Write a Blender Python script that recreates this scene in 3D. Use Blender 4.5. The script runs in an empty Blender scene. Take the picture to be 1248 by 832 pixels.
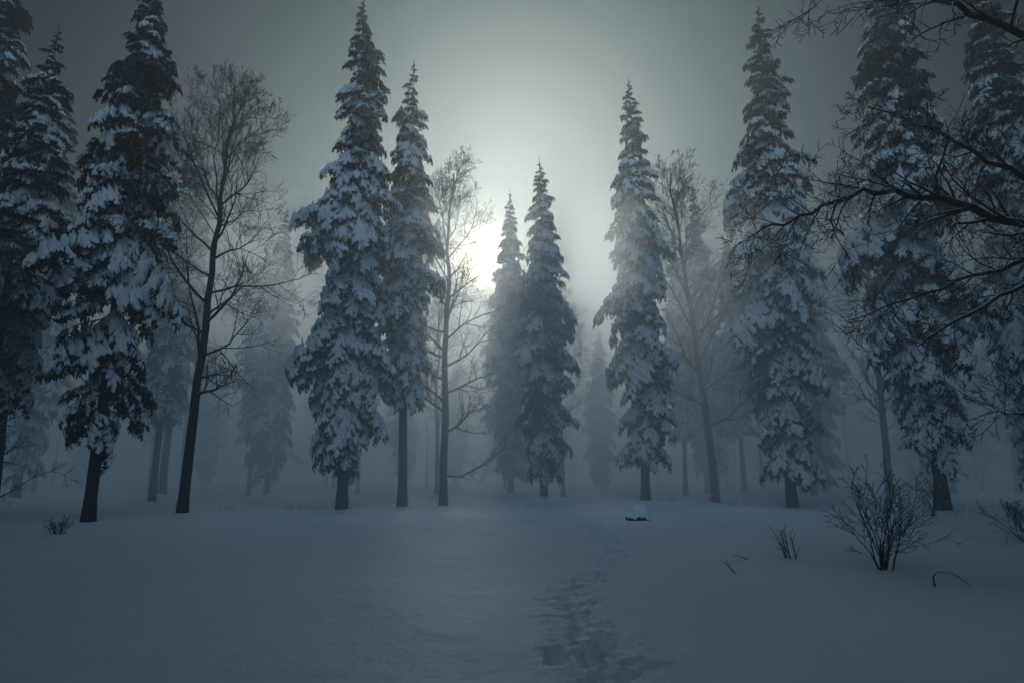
import bpy, math, random
import numpy as np
from mathutils import Vector, noise as mnoise
S = bpy.context.scene
S.view_settings.view_transform='Standard'
S.view_settings.look='None'
S.view_settings.exposure=0
R = np.random.RandomState
col = S.collection

# ---------------------------------------------------------------- ground height
TRAIL=[(0.55,4.5),(0.75,6.3),(0.8,9.2),(0.9,11.1),(1.8,13.6),(2.5,16.6),(2.6,19.8),(2.4,26.0),(2.2,33)]
def base_h(x,y):
    x=np.asarray(x,float); y=np.asarray(y,float)
    h = 0.09*np.sin(x*0.21+0.6)*np.cos(y*0.17+0.4)+0.04*np.sin(x*0.55+y*0.31)+0.03*np.sin(x*0.9-y*0.7+1.2)+0.018*np.sin(x*1.3+y*1.1+0.5*np.sin(x*0.7))
    far=np.clip((y-27)/14,0,1)
    h = h*np.clip((y-1)/8,0.25,1)+far*(0.10*np.sin(x*0.8+1)+0.08*np.sin(x*1.7+y*0.6)+0.15)
    side=np.clip((np.abs(x)-9)/14,0,1)
    return h+side*0.18
def gz(x,y): return float(base_h(x,y))

# ---------------------------------------------------------------- materials
def newmat(name):
    m=bpy.data.materials.new(name); m.use_nodes=True
    nt=m.node_tree; nt.nodes.clear()
    return m,nt,nt.nodes,nt.links
def principled(n,l,rough=0.7,spec=0.3):
    o=n.new('ShaderNodeOutputMaterial'); b=n.new('ShaderNodeBsdfPrincipled')
    b.inputs['Roughness'].default_value=rough
    b.inputs['Specular IOR Level'].default_value=spec
    l.new(b.outputs[0],o.inputs[0]); return b
def mixcol(n,l,fac,a,b):
    m=n.new('ShaderNodeMix'); m.data_type='RGBA'
    if not isinstance(fac,(int,float)): l.new(fac,m.inputs[0])
    else: m.inputs[0].default_value=fac
    for s,v in ((6,a),(7,b)):
        if isinstance(v,tuple): m.inputs[s].default_value=v
        else: l.new(v,m.inputs[s])
    return m.outputs[2]
def math_(n,l,op,a,b=None,c=None,clamp=False):
    m=n.new('ShaderNodeMath'); m.operation=op; m.use_clamp=clamp
    for i,v in enumerate((a,b,c)):
        if v is None: continue
        if isinstance(v,(int,float)): m.inputs[i].default_value=v
        else: l.new(v,m.inputs[i])
    return m.outputs[0]
def noise_(n,l,scale,detail=3,rough=0.5,vec=None):
    t=n.new('ShaderNodeTexNoise'); t.inputs['Scale'].default_value=scale
    t.inputs['Detail'].default_value=detail; t.inputs['Roughness'].default_value=rough
    if vec is not None: l.new(vec,t.inputs['Vector'])
    return t.outputs[0]
SNOW=(0.86,0.90,0.94,1)

def mat_ground():
    m,nt,n,l=newmat('snow_ground'); b=principled(n,l,0.55,0.4)
    tc=n.new('ShaderNodeTexCoord').outputs['Object']
    big=noise_(n,l,0.35,4,0.55,tc)
    c=mixcol(n,l,big,(0.66,0.75,0.84,1),(0.80,0.86,0.92,1))
    l.new(c,b.inputs['Base Color'])
    f1=noise_(n,l,0.9,5,0.6,tc); f2=noise_(n,l,60,3,0.6,tc)
    s=math_(n,l,'ADD',math_(n,l,'MULTIPLY',f1,0.28),math_(n,l,'MULTIPLY',f2,0.014))
    bp=n.new('ShaderNodeBump'); bp.inputs['Strength'].default_value=0.6; bp.inputs['Distance'].default_value=1.0
    l.new(s,bp.inputs['Height']); l.new(bp.outputs[0],b.inputs['Normal'])
    return m
def mat_foliage():
    m,nt,n,l=newmat('spruce_foliage'); b=principled(n,l,0.8,0.15)
    at=n.new('ShaderNodeAttribute'); at.attribute_name='snow'
    tc=n.new('ShaderNodeTexCoord').outputs['Object']
    nz=noise_(n,l,6,3,0.6,tc)
    f=math_(n,l,'ADD',at.outputs['Fac'],math_(n,l,'MULTIPLY',math_(n,l,'SUBTRACT',nz,0.5),0.9))
    f=math_(n,l,'MULTIPLY_ADD',f,2.4,-0.65,clamp=True)
    g=mixcol(n,l,noise_(n,l,1.7,2,0.5,tc),(0.012,0.022,0.024,1),(0.030,0.042,0.040,1))
    l.new(mixcol(n,l,f,g,SNOW),b.inputs['Base Color'])
    return m
def mat_bark(name,ca,cb,thr=0.45,gain=3.5):
    m,nt,n,l=newmat(name); b=principled(n,l,0.85,0.15)
    tc=n.new('ShaderNodeTexCoord').outputs['Object']
    mp=n.new('ShaderNodeMapping'); mp.inputs['Scale'].default_value=(9,9,2); l.new(tc,mp.inputs[0])
    nz=noise_(n,l,2.0,5,0.65,mp.outputs[0])
    bark=mixcol(n,l,nz,ca,cb)
    ge=n.new('ShaderNodeNewGeometry'); sp=n.new('ShaderNodeSeparateXYZ'); l.new(ge.outputs['Normal'],sp.inputs[0])
    f=math_(n,l,'ADD',sp.outputs[2],math_(n,l,'MULTIPLY',math_(n,l,'SUBTRACT',noise_(n,l,5,3,0.6,tc),0.5),1.0))
    f=math_(n,l,'MULTIPLY',math_(n,l,'SUBTRACT',f,thr),gain,clamp=True)
    l.new(mixcol(n,l,f,bark,SNOW),b.inputs['Base Color'])
    bp=n.new('ShaderNodeBump'); bp.inputs['Strength'].default_value=0.6; bp.inputs['Distance'].default_value=0.03
    l.new(nz,bp.inputs['Height']); l.new(bp.outputs[0],b.inputs['Normal'])
    return m
M_ground=mat_ground(); M_fol=mat_foliage()
M_bark=mat_bark('spruce_bark',(0.022,0.020,0.018,1),(0.060,0.052,0.046,1),0.6)
M_dec=mat_bark('deciduous_bark',(0.026,0.025,0.024,1),(0.075,0.070,0.064,1),0.5)
M_twig=mat_bark('twig_bark',(0.03,0.024,0.020,1),(0.07,0.055,0.045,1),0.45)

# ---------------------------------------------------------------- mesh helpers
class Acc:
    def __init__(s): s.v=[];s.t=[];s.m=[];s.a=[];s.n=0
    def add(s,v,t,mat=0,att=None):
        v=np.asarray(v,float); t=np.asarray(t,int)
        s.v.append(v); s.t.append(t+s.n); s.n+=len(v)
        s.m.append(np.full(len(t),mat,int) if np.isscalar(mat) else mat)
        s.a.append(np.zeros(len(t)) if att is None else (np.full(len(t),att,float) if np.isscalar(att) else att))
    def arrays(s): return np.concatenate(s.v),np.concatenate(s.t),np.concatenate(s.m),np.concatenate(s.a)
    def mesh(s,name,mats,smooth=False):
        v,t,m,a=s.arrays(); k=t.shape[1]
        me=bpy.data.meshes.new(name)
        me.vertices.add(len(v)); me.vertices.foreach_set('co',v.astype(np.float32).ravel())
        me.loops.add(len(t)*k); me.loops.foreach_set('vertex_index',t.astype(np.int32).ravel())
        me.polygons.add(len(t)); me.polygons.foreach_set('loop_start',(np.arange(len(t))*k).astype(np.int32))
        me.polygons.foreach_set('material_index',m.astype(np.int32))
        if smooth: me.polygons.foreach_set('use_smooth',np.ones(len(t),bool))
        at=me.attributes.new('snow','FLOAT','FACE'); at.data.foreach_set('value',a.astype(np.float32))
        for x in mats: me.materials.append(x)
        me.update(calc_edges=True)
        return me
def obj(name,me,loc=(0,0,0),rot=0,scale=(1,1,1),parent=None,tilt=(0,0)):
    o=bpy.data.objects.new(name,me); col.objects.link(o)
    o.location=loc; o.rotation_euler=(tilt[0],tilt[1],rot); o.scale=scale
    if parent: o.parent=parent
    return o
def tube(acc,pts,rad,sides=4,mat=0,att=0.0):
    pts=np.asarray(pts,float); n=len(pts); rad=np.asarray(rad,float)
    d=np.gradient(pts,axis=0); d/= (np.linalg.norm(d,axis=1)[:,None]+1e-9)
    ref=np.array([0,0,1.0]) if abs(d[0][2])<0.8 else np.array([1.0,0,0])
    u=np.cross(d,ref); u/=(np.linalg.norm(u,axis=1)[:,None]+1e-9); w=np.cross(d,u)
    a=np.arange(sides)*2*math.pi/sides
    V=pts[:,None,:]+rad[:,None,None]*(np.cos(a)[None,:,None]*u[:,None,:]+np.sin(a)[None,:,None]*w[:,None,:])
    V=V.reshape(-1,3)
    i=np.arange(n-1)[:,None]*sides; j=np.arange(sides)[None,:]; j2=(j+1)%sides
    A=(i+j).ravel();B=(i+j2).ravel();C=(i+sides+j2).ravel();D=(i+sides+j).ravel()
    T=np.concatenate([np.stack([A,C,B],1),np.stack([A,D,C],1)])
    acc.add(V,T,mat,att)

# ---------------------------------------------------------------- spruce boughs
def unit(v): return v/(np.linalg.norm(v)+1e-9)
def bough(seed,L,heavy=0):
    """drooping snow-laden bough, local x outward, z up. att 1 = snow pad, -1 = needles"""
    r=R(seed); acc=Acc()
    up=r.uniform(0.02,0.16); dr=r.uniform(0.30,0.55)+0.12*heavy
    bend=r.uniform(-0.2,0.2)
    def ax(t): return np.array([L*t*(1-0.12*t),L*bend*t*t,L*(up*t-dr*t**2.0+0.10*t**4)])
    ts=np.linspace(0,1,6); tube(acc,[ax(t) for t in ts],0.03*(1-ts*0.85)*(0.5+L/3),3,0,0.0)
    def frond(p0,d,l,w):
        k=2 if l<0.36 else 3
        side=unit(np.cross(d,[0,0,1.0]))
        P=[];q=p0.copy();dd=d.copy()
        for i in range(k+1):
            P.append(q.copy()); dd=unit(dd+np.array([0,0,-0.32-0.3*r.rand()-0.2*heavy])+side*r.normal()*0.15); q=q+dd*l/k
        V=[]
        for i,p in enumerate(P):
            f=i/k; ww=w*(0.6+1.8*f*(1-f))*(1-0.65*f**3)*r.uniform(0.6,1.4)
            th=(0.015+0.7*w*r.rand())*(1+0.8*heavy)
            V+= [p+side*ww+np.array([0,0,-0.7*ww]), p+np.array([0,0,th]), p-side*ww*r.uniform(.6,1.3)+np.array([0,0,-0.7*ww])]
        T=[]
        for i in range(k):
            a=i*3
            T+=[[a,a+3,a+4],[a,a+4,a+1],[a+1,a+4,a+5],[a+1,a+5,a+2]]
        acc.add(V,T,0,1.0)
        V=[];T=[]
        for i in range(k+1):
            p=P[i]
            for s in (-1,1):
                if i==0 and s==1: continue
                out=unit(side*s*r.uniform(0.15,1.0)+dd*r.uniform(0.2,1.0)+np.array([0,0,-r.uniform(0.3,1.8)])); ln=r.uniform(0.11,0.28)
                wv=unit(np.cross(out,r.normal(size=3)))*r.uniform(0.020,0.042)
                b=p+np.array([0,0,-0.02])-out*0.03; c=len(V)
                V+=[b-wv,b+out*ln*0.5+wv*1.4,b+out*ln]
                T+=[[c,c+1,c+2]]
        acc.add(V,T,0,-1.0)
    def clump(p0,d,l,w0):
        m=max(2,int(l/0.19)); p=p0.copy(); dd=d.copy()
        for j in range(m):
            dd=unit(dd+np.array([0,0,-0.12-0.18*r.rand()])+r.normal(size=3)*0.12)
            p=p+dd*l/m; f=(j+1)/m
            sd=unit(np.cross([0,0,1.0],dd))
            for s in (-1,1):
                if r.rand()<0.12: continue
                a=math.radians(r.uniform(25,70))
                frond(p,unit(dd*math.cos(a)+sd*s*math.sin(a)+np.array([0,0,r.uniform(-0.35,0.15)])),(0.18+0.18*(1-f))*r.uniform(0.7,1.35),w0*r.uniform(.6,1.3))
        frond(p,dd,0.25,w0)
    w0=(0.052+0.008*L)*(1+0.28*heavy)
    if L<0.7:
        n=5
        for i in range(n):
            t=0.15+0.8*i/n; tan=unit(ax(t+0.03)-ax(t)); sd=unit(np.cross([0,0,1.0],tan))
            for s in (-1,1):
                a=math.radians(r.uniform(30,65))
                frond(ax(t),unit(tan*math.cos(a)+sd*s*math.sin(a)),0.2*r.uniform(.7,1.2)*(1.2-0.6*t),w0*0.8)
        frond(ax(0.85),unit(ax(1)-ax(0.85)),0.18,w0)
    else:
        n=max(4,int(L/0.27))
        for i in range(n):
            t=0.14+0.84*(i+r.rand()*0.7)/n
            tan=unit(ax(t+0.03)-ax(t)); sd=unit(np.cross([0,0,1.0],tan))
            for s in (-1,1):
                if r.rand()<0.12: continue
                l=(L*(0.31*(1-t)**0.7)+0.14)*r.uniform(0.6,1.25)
                a=math.radians(r.uniform(30,62))
                clump(ax(t),unit(tan*math.cos(a)+sd*s*math.sin(a)+np.array([0,0,r.uniform(-0.3,0.1)])),l,w0)
            frond(ax(t),tan,0.36,w0*(1.6+0.3*heavy))
        clump(ax(0.85),unit(ax(1)-ax(0.9)),0.25+0.1*L,w0*1.1)
    return acc.arrays()
BT={}
for L in (0.45,0.9,1.6,2.4):
    BT[L]=[[bough(int(L*100)+k*7,L) for k in range(4)], [bough(int(L*100)+k*7+500,L,1) for k in range(4)]]
BL=sorted(BT)

def spruce(name,h,rad,zb,seed,snow=0.7,gap=0.0,sp=0.48,top_snow=0.36,power=0.9,full=0.55,thin=0.35):
    r=R(seed); acc=Acc()
    lean=r.normal(size=2)*0.004*h
    def cx(z): f=z/h; return np.array([lean[0]*f*f+0.05*math.sin(z*0.5+seed),lean[1]*f*f,z])
    zs=np.linspace(-0.4,h-0.1,18)
    tube(acc,[cx(z) for z in zs],[max(0.010*h*(1-z/h)**0.85*(1.35 if z<0.3 else 1),0.015) for z in zs],8,1,0)
    tube(acc,[cx(h-0.6),cx(h-0.2),cx(h+0.45)],[0.04,0.03,0.006],4,0,-1)
    z=h-0.05
    ph=r.uniform(0,6.28)
    while z>zb:
        s=(h-z)/(h-zb)
        prof=min(1,(s/full))**power
        if s>0.7: prof*=1-thin*(s-0.7)/0.3
        tier=r.uniform(0.78,1.18)
        nb=int(4+min(3,s*10))
        ph+=r.uniform(0.3,1.2)
        for k in range(nb):
            a=ph+k*2*math.pi/nb+r.normal()*0.22
            lump=mnoise.noise(Vector((math.cos(a)*1.3,math.sin(a)*1.3,z*0.35+seed*3.1)))
            if r.rand()<0.04+gap*max(0,s-0.35)*2.0*(1.0 if lump<0.02 else 0.35): continue
            l=(0.07+rad*prof)*tier*(1+0.65*lump)*r.uniform(0.66,1.2)
            l=max(l,0.10)
            Lk=min(BL,key=lambda q:abs(math.log(q/l)))
            lv=np.interp(s,[0,0.2,0.5,1],[top_snow,top_snow+0.15,snow,snow])
            pn=mnoise.noise(Vector((math.cos(a)*1.0+5,math.sin(a)*1.0,z*0.45+seed)))
            lv=lv+0.75*pn+r.normal()*0.1
            v,t,m,at=BT[Lk][1 if lv>0.68 else 0][r.randint(4)]
            sc=l/Lk
            pitch=math.radians(np.interp(s,[0,0.04,0.12,0.3,0.6,1],[-45,-15,2,10,20,30]))+r.normal()*0.15
            flip=1 if r.rand()<.5 else -1
            w=v*np.array([sc,sc*flip*r.uniform(0.85,1.1),sc])
            cp,sp_=math.cos(pitch),math.sin(pitch)
            w=np.stack([w[:,0]*cp+w[:,2]*sp_,w[:,1],-w[:,0]*sp_+w[:,2]*cp],1)
            ro=r.normal()*0.2; cr,sr=math.cos(ro),math.sin(ro)
            w=np.stack([w[:,0],w[:,1]*cr-w[:,2]*sr,w[:,1]*sr+w[:,2]*cr],1)
            ca,sa=math.cos(a),math.sin(a)
            w=np.stack([w[:,0]*ca-w[:,1]*sa,w[:,0]*sa+w[:,1]*ca,w[:,2]],1)+cx(z+r.normal()*0.12)
            av=np.where(at>0.5,lv+r.uniform(-0.1,0.1,len(at)),np.where(at<0,-0.20+0.3*max(lv-0.3,0),0.2))
            tt=t[:,::-1] if flip<0 else t
            acc.add(w,tt,m,av)
        z-=sp*np.interp(s,[0,0.15,1],[0.42,0.8,1.0])*r.uniform(0.7,1.3)
    return acc.mesh(name,[M_fol,M_bark])

# ---------------------------------------------------------------- bare trees
def grow(acc,r,p,d,l,rad,level,maxlev,up=0.06,wig=0.16,sides=(8,5,4,3,3),kids=(0,9,6,5,0),mat=0,minr=0.006,spread=(35,60)):
    n=max(3,int(4+l*1.0)) if level<2 else 4
    P=[p.copy()];D=[d.copy()]
    for i in range(n):
        d=d+r.normal(size=3)*wig+np.array([0,0,up]); d/=np.linalg.norm(d)
        p=p+d*l/n; P.append(p.copy());D.append(d.copy())
    rr=np.maximum(rad*(1-np.linspace(0,1,n+1)*0.85),minr)
    tube(acc,P,rr,sides[min(level,4)],mat)
    if level>=maxlev: return
    nk=kids[min(level,4)]
    nk=int(nk*r.uniform(0.8,1.25)+0.5)
    for k in range(nk):
        t=0.18+0.82*(k+r.rand())/nk; t=min(t,0.99)
        i=int(t*n); f=t*n-i
        q=P[i]*(1-f)+P[min(i+1,n)]*f; dd=D[min(i+1,n)]
        a=r.normal(size=3); a-=dd*np.dot(a,dd); a/=np.linalg.norm(a)
        ang=math.radians(r.uniform(*spread))
        nd=dd*math.cos(ang)+a*math.sin(ang)
        grow(acc,r,q,nd,l*(0.62-0.32*t)*r.uniform(0.7,1.2),rr[i]*0.55,level+1,maxlev,up,wig,sides,kids,mat,minr,spread)
def bare(name,h,seed,r0=None,lean=(0,0),first=0.22,nl=24,crown=0.30,maxlev=4,extra=None,minr=0.0075):
    r=R(seed); acc=Acc(); r0=r0 or h*0.0105
    n=16; P=[]
    off=np.cumsum(r.normal(size=(n+1,2))*0.05,axis=0)*h/20
    zs=np.linspace(-0.3,h*0.93,n+1)
    for i,z in enumerate(zs):
        f=max(z,0)/h; P.append(np.array([off[i,0]*f*3+lean[0]*f**1.3,off[i,1]*f*3+lean[1]*f,z]))
    P=np.array(P); rr=np.array([r0*(1-max(z,0)/h)**0.8*(1.3 if z<0.1 else 1)+0.012 for z in zs])
    tube(acc,P,rr,9,0)
    for k in range(nl):
        t=first+(0.98-first)*((k+r.rand()*0.8)/nl)**0.85
        q=np.array([np.interp(t*h*0.93,zs,P[:,j]) for j in range(3)])
        a=k*2.4+r.normal()*0.4
        el=math.radians(np.interp(t,[first,1],[22,62])+r.normal()*8)
        d=np.array([math.cos(a)*math.cos(el),math.sin(a)*math.cos(el),math.sin(el)])
        l=h*crown*np.interp(t,[first,0.45,0.75,1],[0.65,1.0,0.8,0.35])*r.uniform(0.75,1.2)
        grow(acc,r,q,d,l,np.interp(q[2],zs,rr)*0.48,1,maxlev,0.07,0.13,kids=(0,9,6,4,0),minr=minr)
    if extra is not None:
        pts=np.array(extra[0],float);ra=extra[1]; tt=np.linspace(0,1,len(pts))
        tube(acc,pts,ra*(1-tt*0.8),5,0)
        for i in range(1,len(pts)):
            for s in range(3):
                d=(pts[i]-pts[i-1]); d/=np.linalg.norm(d); d=d+r.normal(size=3)*0.6+np.array([0,0,0.1]); d/=np.linalg.norm(d)
                grow(acc,r,pts[i],d,r.uniform(0.5,1.4),ra*0.3,2,4,0.02,0.15,kids=(0,9,5,4,0))
    return acc.mesh(name,[M_dec])

# ---------------------------------------------------------------- ground sheet
def build_ground():
    xs=np.concatenate([-np.geomspace(400,30,14),np.arange(-28,-0.6,0.5),np.arange(-0.4,3.9,0.035),np.arange(4.2,28,0.5),np.geomspace(30,400,14)])
    ys=np.concatenate([-np.geomspace(400,10,14),np.arange(-8,4,0.6),np.arange(4.2,13,0.035),np.arange(13,28,0.07),np.arange(28.2,60,0.5),np.geomspace(62,600,16)])
    X,Y=np.meshgrid(xs,ys); Z=base_h(X,Y)
    r=R(5)
    T=np.array(TRAIL); seg=np.r_[0,np.cumsum(np.linalg.norm(np.diff(T,axis=0),axis=1))]
    # shallow scuffed line walked into the snow
    cxl=np.interp(Y,T[:,1],T[:,0])
    rag=np.sin(X*17+np.sin(Y*5)*2)*np.sin(Y*13+np.sin(X*7)*2)
    fade=np.interp(Y,[4.3,5,12,18,26],[0,1,0.8,0.9,0.5])*(Y<28)
    wdt=0.22+0.07*np.sin(Y*2.1)+0.05*np.sin(Y*5.3+1)
    tr=1/(1+np.exp((np.abs(X-cxl-0.06*np.sin(Y*3.1))-wdt)/0.05))
    Z+=fade*tr*(-0.035+0.022*rag)
    s=0.0;k=0;prints=[]
    while s<seg[-1]-6:
        x=np.interp(s,seg,T[:,0]);y=np.interp(s,seg,T[:,1])
        x2=np.interp(s+.3,seg,T[:,0]);y2=np.interp(s+.3,seg,T[:,1])
        fd=float(np.interp(y,[5,12,17,26],[1.0,0.95,1.1,1.1]))
        a=math.atan2(y2-y,x2-x); side=(-1)**k*r.uniform(0.05,0.2)
        prints.append((x-math.sin(a)*side+r.normal()*.05,y+math.cos(a)*side,a+r.normal()*.3,r.uniform(.06,.12)*fd,r.uniform(.11,.17)))
        if r.rand()<0.9 and y<17: prints.append((x+r.normal()*.2,y+r.normal()*.2,a+r.normal()*.8,r.uniform(.03,.07)*fd,r.uniform(.05,.12)))
        s+=r.uniform(0.28,0.42)*(1 if y<14 else 1.25);k+=1
    prints+=[(1.12,6.7,.9,.06,.15),(1.25,6.55,1.1,.06,.13),(1.38,6.62,0.5,.05,.10),(0.45,6.9,1.2,.11,.18),(0.42,6.6,1.2,.10,.16),(0.95,7.3,1.4,.07,.16)]
    for px,py,a,dep,ln in prints:
        m=(np.abs(X-px)<0.7)&(np.abs(Y-py)<0.7)
        dx=X[m]-px;dy=Y[m]-py
        u=(dx*math.cos(a)+dy*math.sin(a))/ln; v=(-dx*math.sin(a)+dy*math.cos(a))/(ln*0.62)
        q=np.sqrt(u*u+v*v)+0.16*np.sin(u*5+px*9)+0.14*np.sin(v*6+py*7)+0.10*np.sin(dx*55+py)*np.sin(dy*48+px)
        rim=0.3 if py<14 else 0.5
        Z[m]+= -dep*1.25/(1+np.exp((q-0.95)*7))+rim*dep*np.exp(-((q-1.4)/0.28)**2)*(0.6+0.6*np.sin(dx*31+py*3)*np.sin(dy*27))
    for i in range(420):
        s=r.uniform(0,seg[-1]-14); px=np.interp(s,seg,T[:,0])+r.normal()*.26; py=np.interp(s,seg,T[:,1])+r.normal()*.1
        m=(np.abs(X-px)<0.2)&(np.abs(Y-py)<0.2)
        Z[m]+=r.uniform(.008,.03)*np.exp(-((X[m]-px)**2+(Y[m]-py)**2)/r.uniform(.025,.055)**2)
    nx,ny=len(xs),len(ys)
    V=np.stack([X.ravel(),Y.ravel(),Z.ravel()],1)
    i=np.arange(ny-1)[:,None]*nx; j=np.arange(nx-1)[None,:]; A=(i+j).ravel()
    T4=np.stack([A,A+1,A+nx+1,A+nx],1)
    acc=Acc(); acc.add(V,T4,0)
    obj('snow_ground',acc.mesh('snow_ground',[M_ground],True))
build_ground()

# ---------------------------------------------------------------- place the trees
def put(name,me,x,y,rot=0,s=1.0,sxy=None,tilt=(0,0),parent=None):
    k=sxy or s
    return obj(name,me,(x,y,gz(x,y)-0.05),rot,(k,k,s),parent,tilt)
sA=spruce('spruceA',20.9,2.35,3.0,11,snow=0.74,gap=0.9,thin=0.6)
sB=spruce('spruceB',26.4,2.5,2.6,22,snow=1.08,gap=0.10)
sC=spruce('spruceC',24.0,2.0,6.0,33,snow=0.66,gap=0.1)
sE=spruce('spruceE',20.3,1.9,2.2,44,snow=0.55,gap=0.05)
sF=spruce('spruceF',23.8,1.95,2.6,55,snow=0.98,gap=0.1)
sH=spruce('spruceH',27.0,2.65,2.2,66,snow=0.95,gap=0.1)
sI=spruce('spruceI',28.0,2.9,3.2,77,snow=0.80,gap=0.6,thin=0.45)
sD=spruce('spruceD',22.0,2.3,2.0,88,snow=0.6,gap=0.05,sp=0.85)
put('spruce_tree',sA,-14.1,23.5)
put('spruce_tree',sB,-7.9,32.6)
put('spruce_tree',sC,-5.5,34.8)
put('spruce_tree',sE,1.8,39.6)
put('spruce_tree',sE,-0.1,53.0,2.0,1.18)
put('spruce_tree',sF,7.0,36.4)
put('spruce_tree',sH,13.6,34.0)
put('spruce_tree',sI,18.4,30.0)
put('spruce_tree',sC,-18.6,25.0,1.0,0.80,0.95)
put('spruce_tree',sI,-22.5,27.0,1.0,0.85)
put('spruce_tree',sH,23.8,30.5,2.2,1.0)
put('spruce_tree',sB,24.5,24.5,4.2,1.0)

bA=bare('bareA',19.0,3,lean=(0.9,0),first=0.25,nl=28,crown=0.27)
arch=np.array([[0,0,1.6],[0.9,-0.2,1.5],[2.0,-0.3,2.1],[3.1,-0.4,2.9],[4.3,-0.4,3.3],[5.2,-0.5,3.1]])
bD=bare('bareD',20.3,8,lean=(0.5,0),first=0.2,nl=30,crown=0.22,extra=(arch,0.06))
bG=bare('bareG',21.0,14,lean=(-1.2,0),first=0.2,nl=28,crown=0.24)
bL=bare('bareL',20.0,19,lean=(0.4,0),first=0.3,nl=22,crown=0.24,maxlev=3,minr=0.012)
put('bare_deciduous_tree',bA,-13.1,27.9)
put('bare_deciduous_tree',bD,-3.6,36.7)
put('bare_deciduous_tree',bG,11.2,38.5)
put('bare_deciduous_tree',bD,-17.2,22.6,1.0,0.5,0.45)
put('bare_deciduous_tree',bA,3.6,49,2.4,0.8)
put('bare_deciduous_tree',bG,20.0,37,1.4,0.9)

# overhanging tree just right of the clearing
def overhang():
    r=R(91); acc=Acc()
    tx,ty=9.6,9.4
    P=[[tx+0.12*math.sin(z*0.6),ty+0.1*math.cos(z*.5),z] for z in np.linspace(-0.3,13,14)]
    tube(acc,P,np.linspace(0.24,0.06,14),10,0)
    limbs=[([(9.6,9.4,4.4),(8.3,9.6,5.15),(7.2,9.7,5.45),(6.3,9.8,5.85),(5.4,9.9,5.95),(4.6,10,5.6),(3.9,10.1,5.45)],0.085),
     ([(9.6,9.4,6.2),(8.6,9.0,7.1),(7.6,8.8,7.6),(6.6,8.7,8.2),(5.5,8.6,8.4),(4.4,8.6,8.55)],0.08),
     ([(9.6,9.4,5.4),(8.5,9.9,5.9),(7.6,10.2,6.6),(6.9,10.4,7.3),(6.0,10.5,7.7)],0.06),
     ([(9.6,9.4,3.4),(8.5,9.2,4.1),(7.6,9.1,4.35),(6.8,9.0,4.15),(6.0,9.0,3.7),(5.4,9.0,3.35)],0.055),
     ([(9.6,9.4,2.2),(8.4,9.3,2.75),(7.6,9.3,2.75),(6.9,9.3,2.5),(6.3,9.3,2.45)],0.035),
     ([(9.6,9.4,7.6),(8.5,8.6,8.8),(7.5,8.2,9.6),(6.4,8.0,9.9)],0.06),
     ([(9.6,9.4,4.8),(8.9,10.6,5.2),(8.2,11.6,5.1),(7.4,12.4,4.9),(6.6,13.0,4.6)],0.06)]
    for pts,ra in limbs:
        pts=np.array(pts,float)
        tt=np.linspace(0,len(pts)-1,(len(pts)-1)*4+1)
        Q=np.stack([np.interp(tt,range(len(pts)),pts[:,j]) for j in range(3)],1)
        for _ in range(2): Q[1:-1]=(Q[:-2]+2*Q[1:-1]+Q[2:])/4
        Q[1:]+=r.normal(size=(len(Q)-1,3))*0.028
        f=np.linspace(0,1,len(Q)); rad=ra*(1-0.80*f)
        tube(acc,Q,rad,7,0)
        low=pts[0][2]<4
        for i in range(4,len(Q)):
            for s in range(1 if (low or r.rand()<0.3) else 2):
                d=Q[i]-Q[i-1]; d/=np.linalg.norm(d)
                a=r.normal(size=3); a-=d*np.dot(a,d); a/=np.linalg.norm(a)
                ang=math.radians(r.uniform(30,65)); d=d*math.cos(ang)+a*math.sin(ang)
                grow(acc,r,Q[i],d,r.uniform(0.6,1.8)*(1.1-0.4*f[i])*(0.7 if low else 1),rad[i]*0.5,2,4,0.0,0.2,kids=(0,9,6,4,0),minr=0.005)
    for k in range(10):
        z=4+k*0.9; a=r.uniform(-1.2,1.8)
        grow(acc,r,np.array([tx,ty,z]),np.array([math.cos(a),math.sin(a),0.5]),2.5,0.05,1,4,0.05,0.15,kids=(0,7,5,4,0),minr=0.004)
    return acc.mesh('overhang',[M_dec])
obj('bare_deciduous_tree',overhang())

# distant forest (one mass)
forest=bpy.data.objects.new('distant_forest',None); col.objects.link(forest)
r=R(123)
k=0
fixed=[(-16.5,47,sE,0.98),(14.0,50,sF,0.98),(19.0,44,sE,1.0),(-21,42,sC,1.0),(-11.5,52,sC,0.7),(7.5,58,sE,0.7),(26,42,sH,0.9),(-27,38,sH,0.9),(22.5,50,sF,.9),(-18.5,36,sC,.8)]
for x,y,m,s in fixed:
    put('tree_%d'%k,m,x,y,r.uniform(0,6),s,parent=forest);k+=1
for row,(y0,n,w) in enumerate([(50,15,42),(60,18,52),(72,18,62)]):
    for i in range(n):
        x=-w+2*w*(i+r.uniform(0.1,0.9))/n; y=y0+r.uniform(-4,4)
        gap=abs(x-3)<7
        if gap and row<1: continue
        m=bL if r.rand()<0.4 else (sC if row==0 else sD)
        s=r.uniform(0.75,1.0)*(0.62 if gap else (0.85))
        put('tree_%d'%k,m,x,y,r.uniform(0,6),s,parent=forest);k+=1
# unseen forest edge around / behind the viewer, added to shade snow and side trees
shade_ring=[(-24,17),(-22,9),(-16,8),(-12.5,2),(-17.5,14),(-21,4),(-20,-1),(24,6),(27,15),(-30,12),(13,1.5),(17,-3),(17,7),(19,13),(21,19),(22,0),(30,0)]
shade_ring+=[(-18+4.2*i,-7-(i%2)*3.5) for i in range(10)]+[(-24+7*i,-17) for i in range(8)]
for x,y in shade_ring:
    put('tree_%d'%k,sD,x,y,r.uniform(0,6),r.uniform(1.05,1.2),1.45,parent=forest);k+=1

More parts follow.
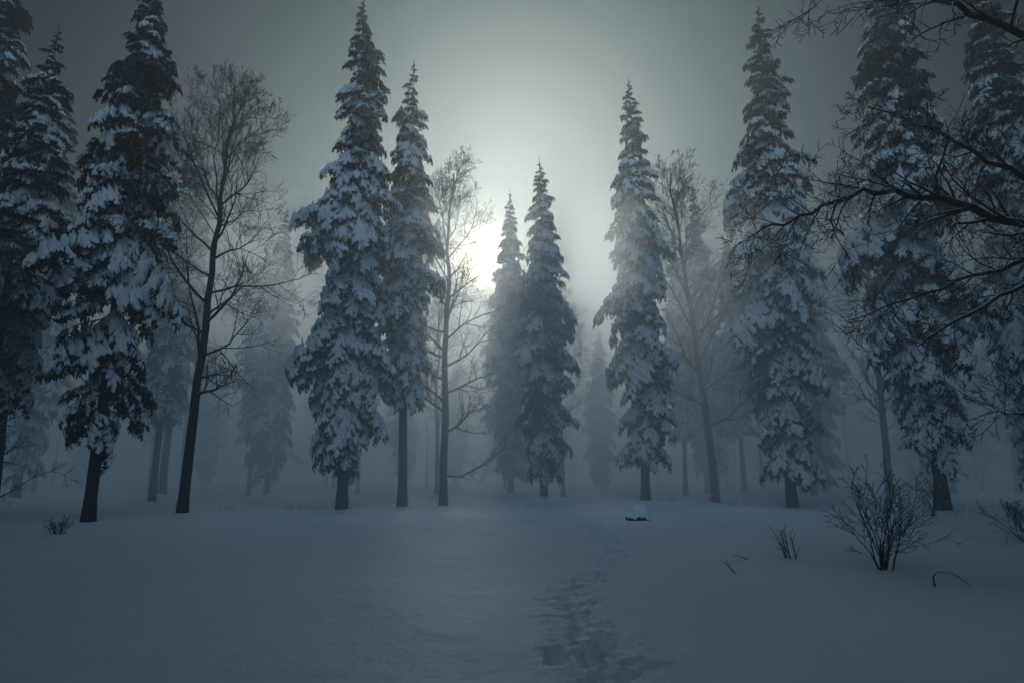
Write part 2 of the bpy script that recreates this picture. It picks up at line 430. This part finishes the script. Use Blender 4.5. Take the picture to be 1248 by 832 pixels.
# ---------------------------------------------------------------- shrubs, stump, sticks
def shrub(name,x,y,h,w,n,seed,maxlev=4,kids=(0,5,3,2,0)):
    r=R(seed); acc=Acc()
    for i in range(n):
        a=r.uniform(0,6.28); e=r.uniform(0.25,1.0)
        d=np.array([math.cos(a)*w*e,math.sin(a)*w*e,h*0.9]); l=np.linalg.norm(d)*r.uniform(.7,1.05); d/=np.linalg.norm(d)
        grow(acc,r,np.array([r.normal()*.07,r.normal()*.07,-0.05]),d,l,0.016,1,maxlev,0.03,0.14,kids=kids,minr=0.005,spread=(25,50))
    me=acc.mesh(name,[M_twig])
    return put(name,me,x,y)
shrub('bare_shrub',6.9,13.1,1.85,0.9,14,1)
shrub('bare_shrub',5.75,14.6,0.85,0.35,5,2,2)
shrub('bare_shrub',12.6,17.2,1.3,0.9,9,3)
shrub('bare_shrub',-12.1,18.8,0.5,0.4,10,4,3)
shrub('bare_shrub',-16.5,20.5,1.6,1.0,8,6)
shrub('bare_shrub',16.2,27,1.5,1.2,8,7)
def stick(pts,ra,seed):
    r=R(seed);acc=Acc();pts=np.array(pts,float)
    x,y=pts[0][0],pts[0][1]; q=pts-np.array([x,y,0])
    tube(acc,q,ra*(1-0.7*np.linspace(0,1,len(q))),5,0)
    d=q[-1]-q[-2];d/=np.linalg.norm(d)
    grow(acc,r,q[len(q)//2],d+np.array([.3,.2,.3]),0.15,ra*.5,4,4)
    obj('fallen_twig',acc.mesh('twig',[M_twig]),(x,y,gz(x,y)))
stick([(3.95,12.6,-.02),(3.86,12.65,.10),(3.72,12.7,.22)],0.014,1)
stick([(4.75,14.3,.0),(4.6,14.3,.06),(4.42,14.3,.08)],0.013,2)
stick([(6.5,11.0,-.03),(6.48,11,.14),(6.56,11,.22),(6.75,10.95,.2),(6.95,10.9,.06),(7.02,10.9,-.02)],0.014,3)

def tufts():
    r=R(77);acc=Acc()
    def blade(x,y,h):
        z=gz(x,y); a=r.uniform(0,6.28); l=r.uniform(.1,.5)*h
        p=[(x,y,z-.03),(x+math.cos(a)*l*.3,y+math.sin(a)*l*.3,z+h*.6),(x+math.cos(a)*l,y+math.sin(a)*l,z+h)]
        tube(acc,p,[.006,.005,.003],3,0)
    for c in range(45):
        x=r.uniform(-24,24);y=r.uniform(31,40) if abs(x)<14 else r.uniform(24,34)
        if abs(x-3)<5 and y<36: continue
        for i in range(r.randint(3,9)): blade(x+r.normal()*.25,y+r.normal()*.25,r.uniform(.12,.4))
    obj('dry_grass',acc.mesh('dry_grass',[M_twig]))
tufts()

def stump():
    bpy.ops.mesh.primitive_ico_sphere_add(subdivisions=4,radius=1)
    o=bpy.context.object; o.name='snow_covered_stump'
    for v in o.data.vertices:
        c=v.co.copy(); n=mnoise.noise(c*1.6+Vector((3,1,7)))*0.22+mnoise.noise(c*4)*0.06
        c*= (1+n); c.z=max(c.z,-0.5)
        v.co=Vector((c.x*0.46,c.y*0.36,c.z*0.40))
    o.data.materials.append(mat_bark('stump_bark',(0.03,0.025,0.02,1),(0.08,0.06,0.05,1),-0.35,5))
    for p in o.data.polygons: p.use_smooth=True
    o.location=(4.6,25.6,gz(4.6,25.6)+0.17)
stump()

# ---------------------------------------------------------------- fog volumes
def fog(name,x0,x1,y0,y1,z0,z1,dens,g,colr,em):
    acc=Acc()
    V=[(x,y,z) for z in (z0,z1) for y in (y0,y1) for x in (x0,x1)]
    F=[(0,2,3,1),(4,5,7,6),(0,1,5,4),(2,6,7,3),(0,4,6,2),(1,3,7,5)]
    acc.add(V,F,0)
    m,nt,n,l=newmat(name); o=n.new('ShaderNodeOutputMaterial'); v=n.new('ShaderNodeVolumePrincipled')
    v.inputs['Density'].default_value=dens; v.inputs['Anisotropy'].default_value=g; v.inputs['Color'].default_value=colr
    v.inputs['Density Attribute'].default_value=''
    v.inputs['Emission Strength'].default_value=em*dens      # own glow added, standing in for light scattered many times inside the fog
    v.inputs['Emission Color'].default_value=(0.42,0.70,1.0,1)
    l.new(v.outputs[0],o.inputs['Volume'])
    obj(name,acc.mesh(name,[m]))
fog('fog_bank',-120,120,28,110,-2,14,0.056,0.68,(0.90,0.93,0.97,1),0.064)
fog('mist',-125,125,-40,115,-2.5,34,0.0042,0.76,(0.80,0.88,0.98,1),0.06)

# ---------------------------------------------------------------- sky + sun
EL=math.radians(17.5); AZ=math.radians(-2.3)
sd=Vector((math.sin(AZ)*math.cos(EL),math.cos(AZ)*math.cos(EL),math.sin(EL)))
W=bpy.data.worlds.new('World'); S.world=W; W.use_nodes=True
nt=W.node_tree;n=nt.nodes;l=nt.links;n.clear()
out=n.new('ShaderNodeOutputWorld')
sky=n.new('ShaderNodeTexSky'); sky.sky_type='NISHITA'; sky.sun_disc=False
sky.sun_elevation=EL; sky.sun_rotation=AZ; sky.dust_density=2.0; sky.air_density=1.0
mm=n.new('ShaderNodeMix'); mm.data_type='RGBA'; mm.blend_type='MULTIPLY'; mm.inputs[0].default_value=1.0
l.new(sky.outputs[0],mm.inputs[6]); mm.inputs[7].default_value=(0.26,0.62,1.0,1)
bg=n.new('ShaderNodeBackground'); bg.inputs[1].default_value=0.0010
l.new(mm.outputs[2],bg.inputs[0])
tc=n.new('ShaderNodeTexCoord').outputs['Generated']
def dirdot(v):
    m=n.new('ShaderNodeVectorMath'); m.operation='DOT_PRODUCT'; l.new(tc,m.inputs[0]); m.inputs[1].default_value=tuple(v); return m.outputs['Value']
def lobe(v,k,colr,amp):
    d=dirdot(v); e=math_(n,l,'EXPONENT',math_(n,l,'MULTIPLY',math_(n,l,'SUBTRACT',d,1.0),k))
    b=n.new('ShaderNodeBackground'); b.inputs[0].default_value=colr
    l.new(math_(n,l,'MULTIPLY',e,amp),b.inputs[1]); return b.outputs[0]
def add(a,b):
    s=n.new('ShaderNodeAddShader'); l.new(a,s.inputs[0]); l.new(b,s.inputs[1]); return s.outputs[0]
def dv(az,el):
    a=math.radians(az);e=math.radians(el); return Vector((math.sin(a)*math.cos(e),math.cos(a)*math.cos(e),math.sin(e)))
sh=add(bg.outputs[0],lobe(dv(1,25),15,(0.58,0.82,0.88,1),0.21))
sh=add(sh,lobe(dv(1,24),50,(1.0,0.98,0.76,1),0.30))
sh=add(sh,lobe(sd,2600,(1.0,0.92,0.66,1),16.0))
sh=add(sh,lobe(sd,420,(1.0,0.95,0.70,1),0.7))
sh=add(sh,lobe(dv(180,38),7.0,(0.44,0.72,1.0,1),1.08))  # added bright sky patch behind the camera, lights the tree fronts
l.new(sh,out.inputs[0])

ld=bpy.data.lights.new('sun','SUN'); ld.energy=1.3; ld.angle=math.radians(10); ld.color=(1.0,0.99,0.88)
lo=bpy.data.objects.new('sun',ld); col.objects.link(lo); lo.rotation_euler=sd.to_track_quat('Z','Y').to_euler()

cam=bpy.data.cameras.new('camera'); cam.lens=24; cam.sensor_width=36; cam.clip_end=2000
co=bpy.data.objects.new('camera',cam); col.objects.link(co); co.location=(0,0,1.7); co.rotation_euler=(math.radians(90+10.8),0,0)
S.camera=co
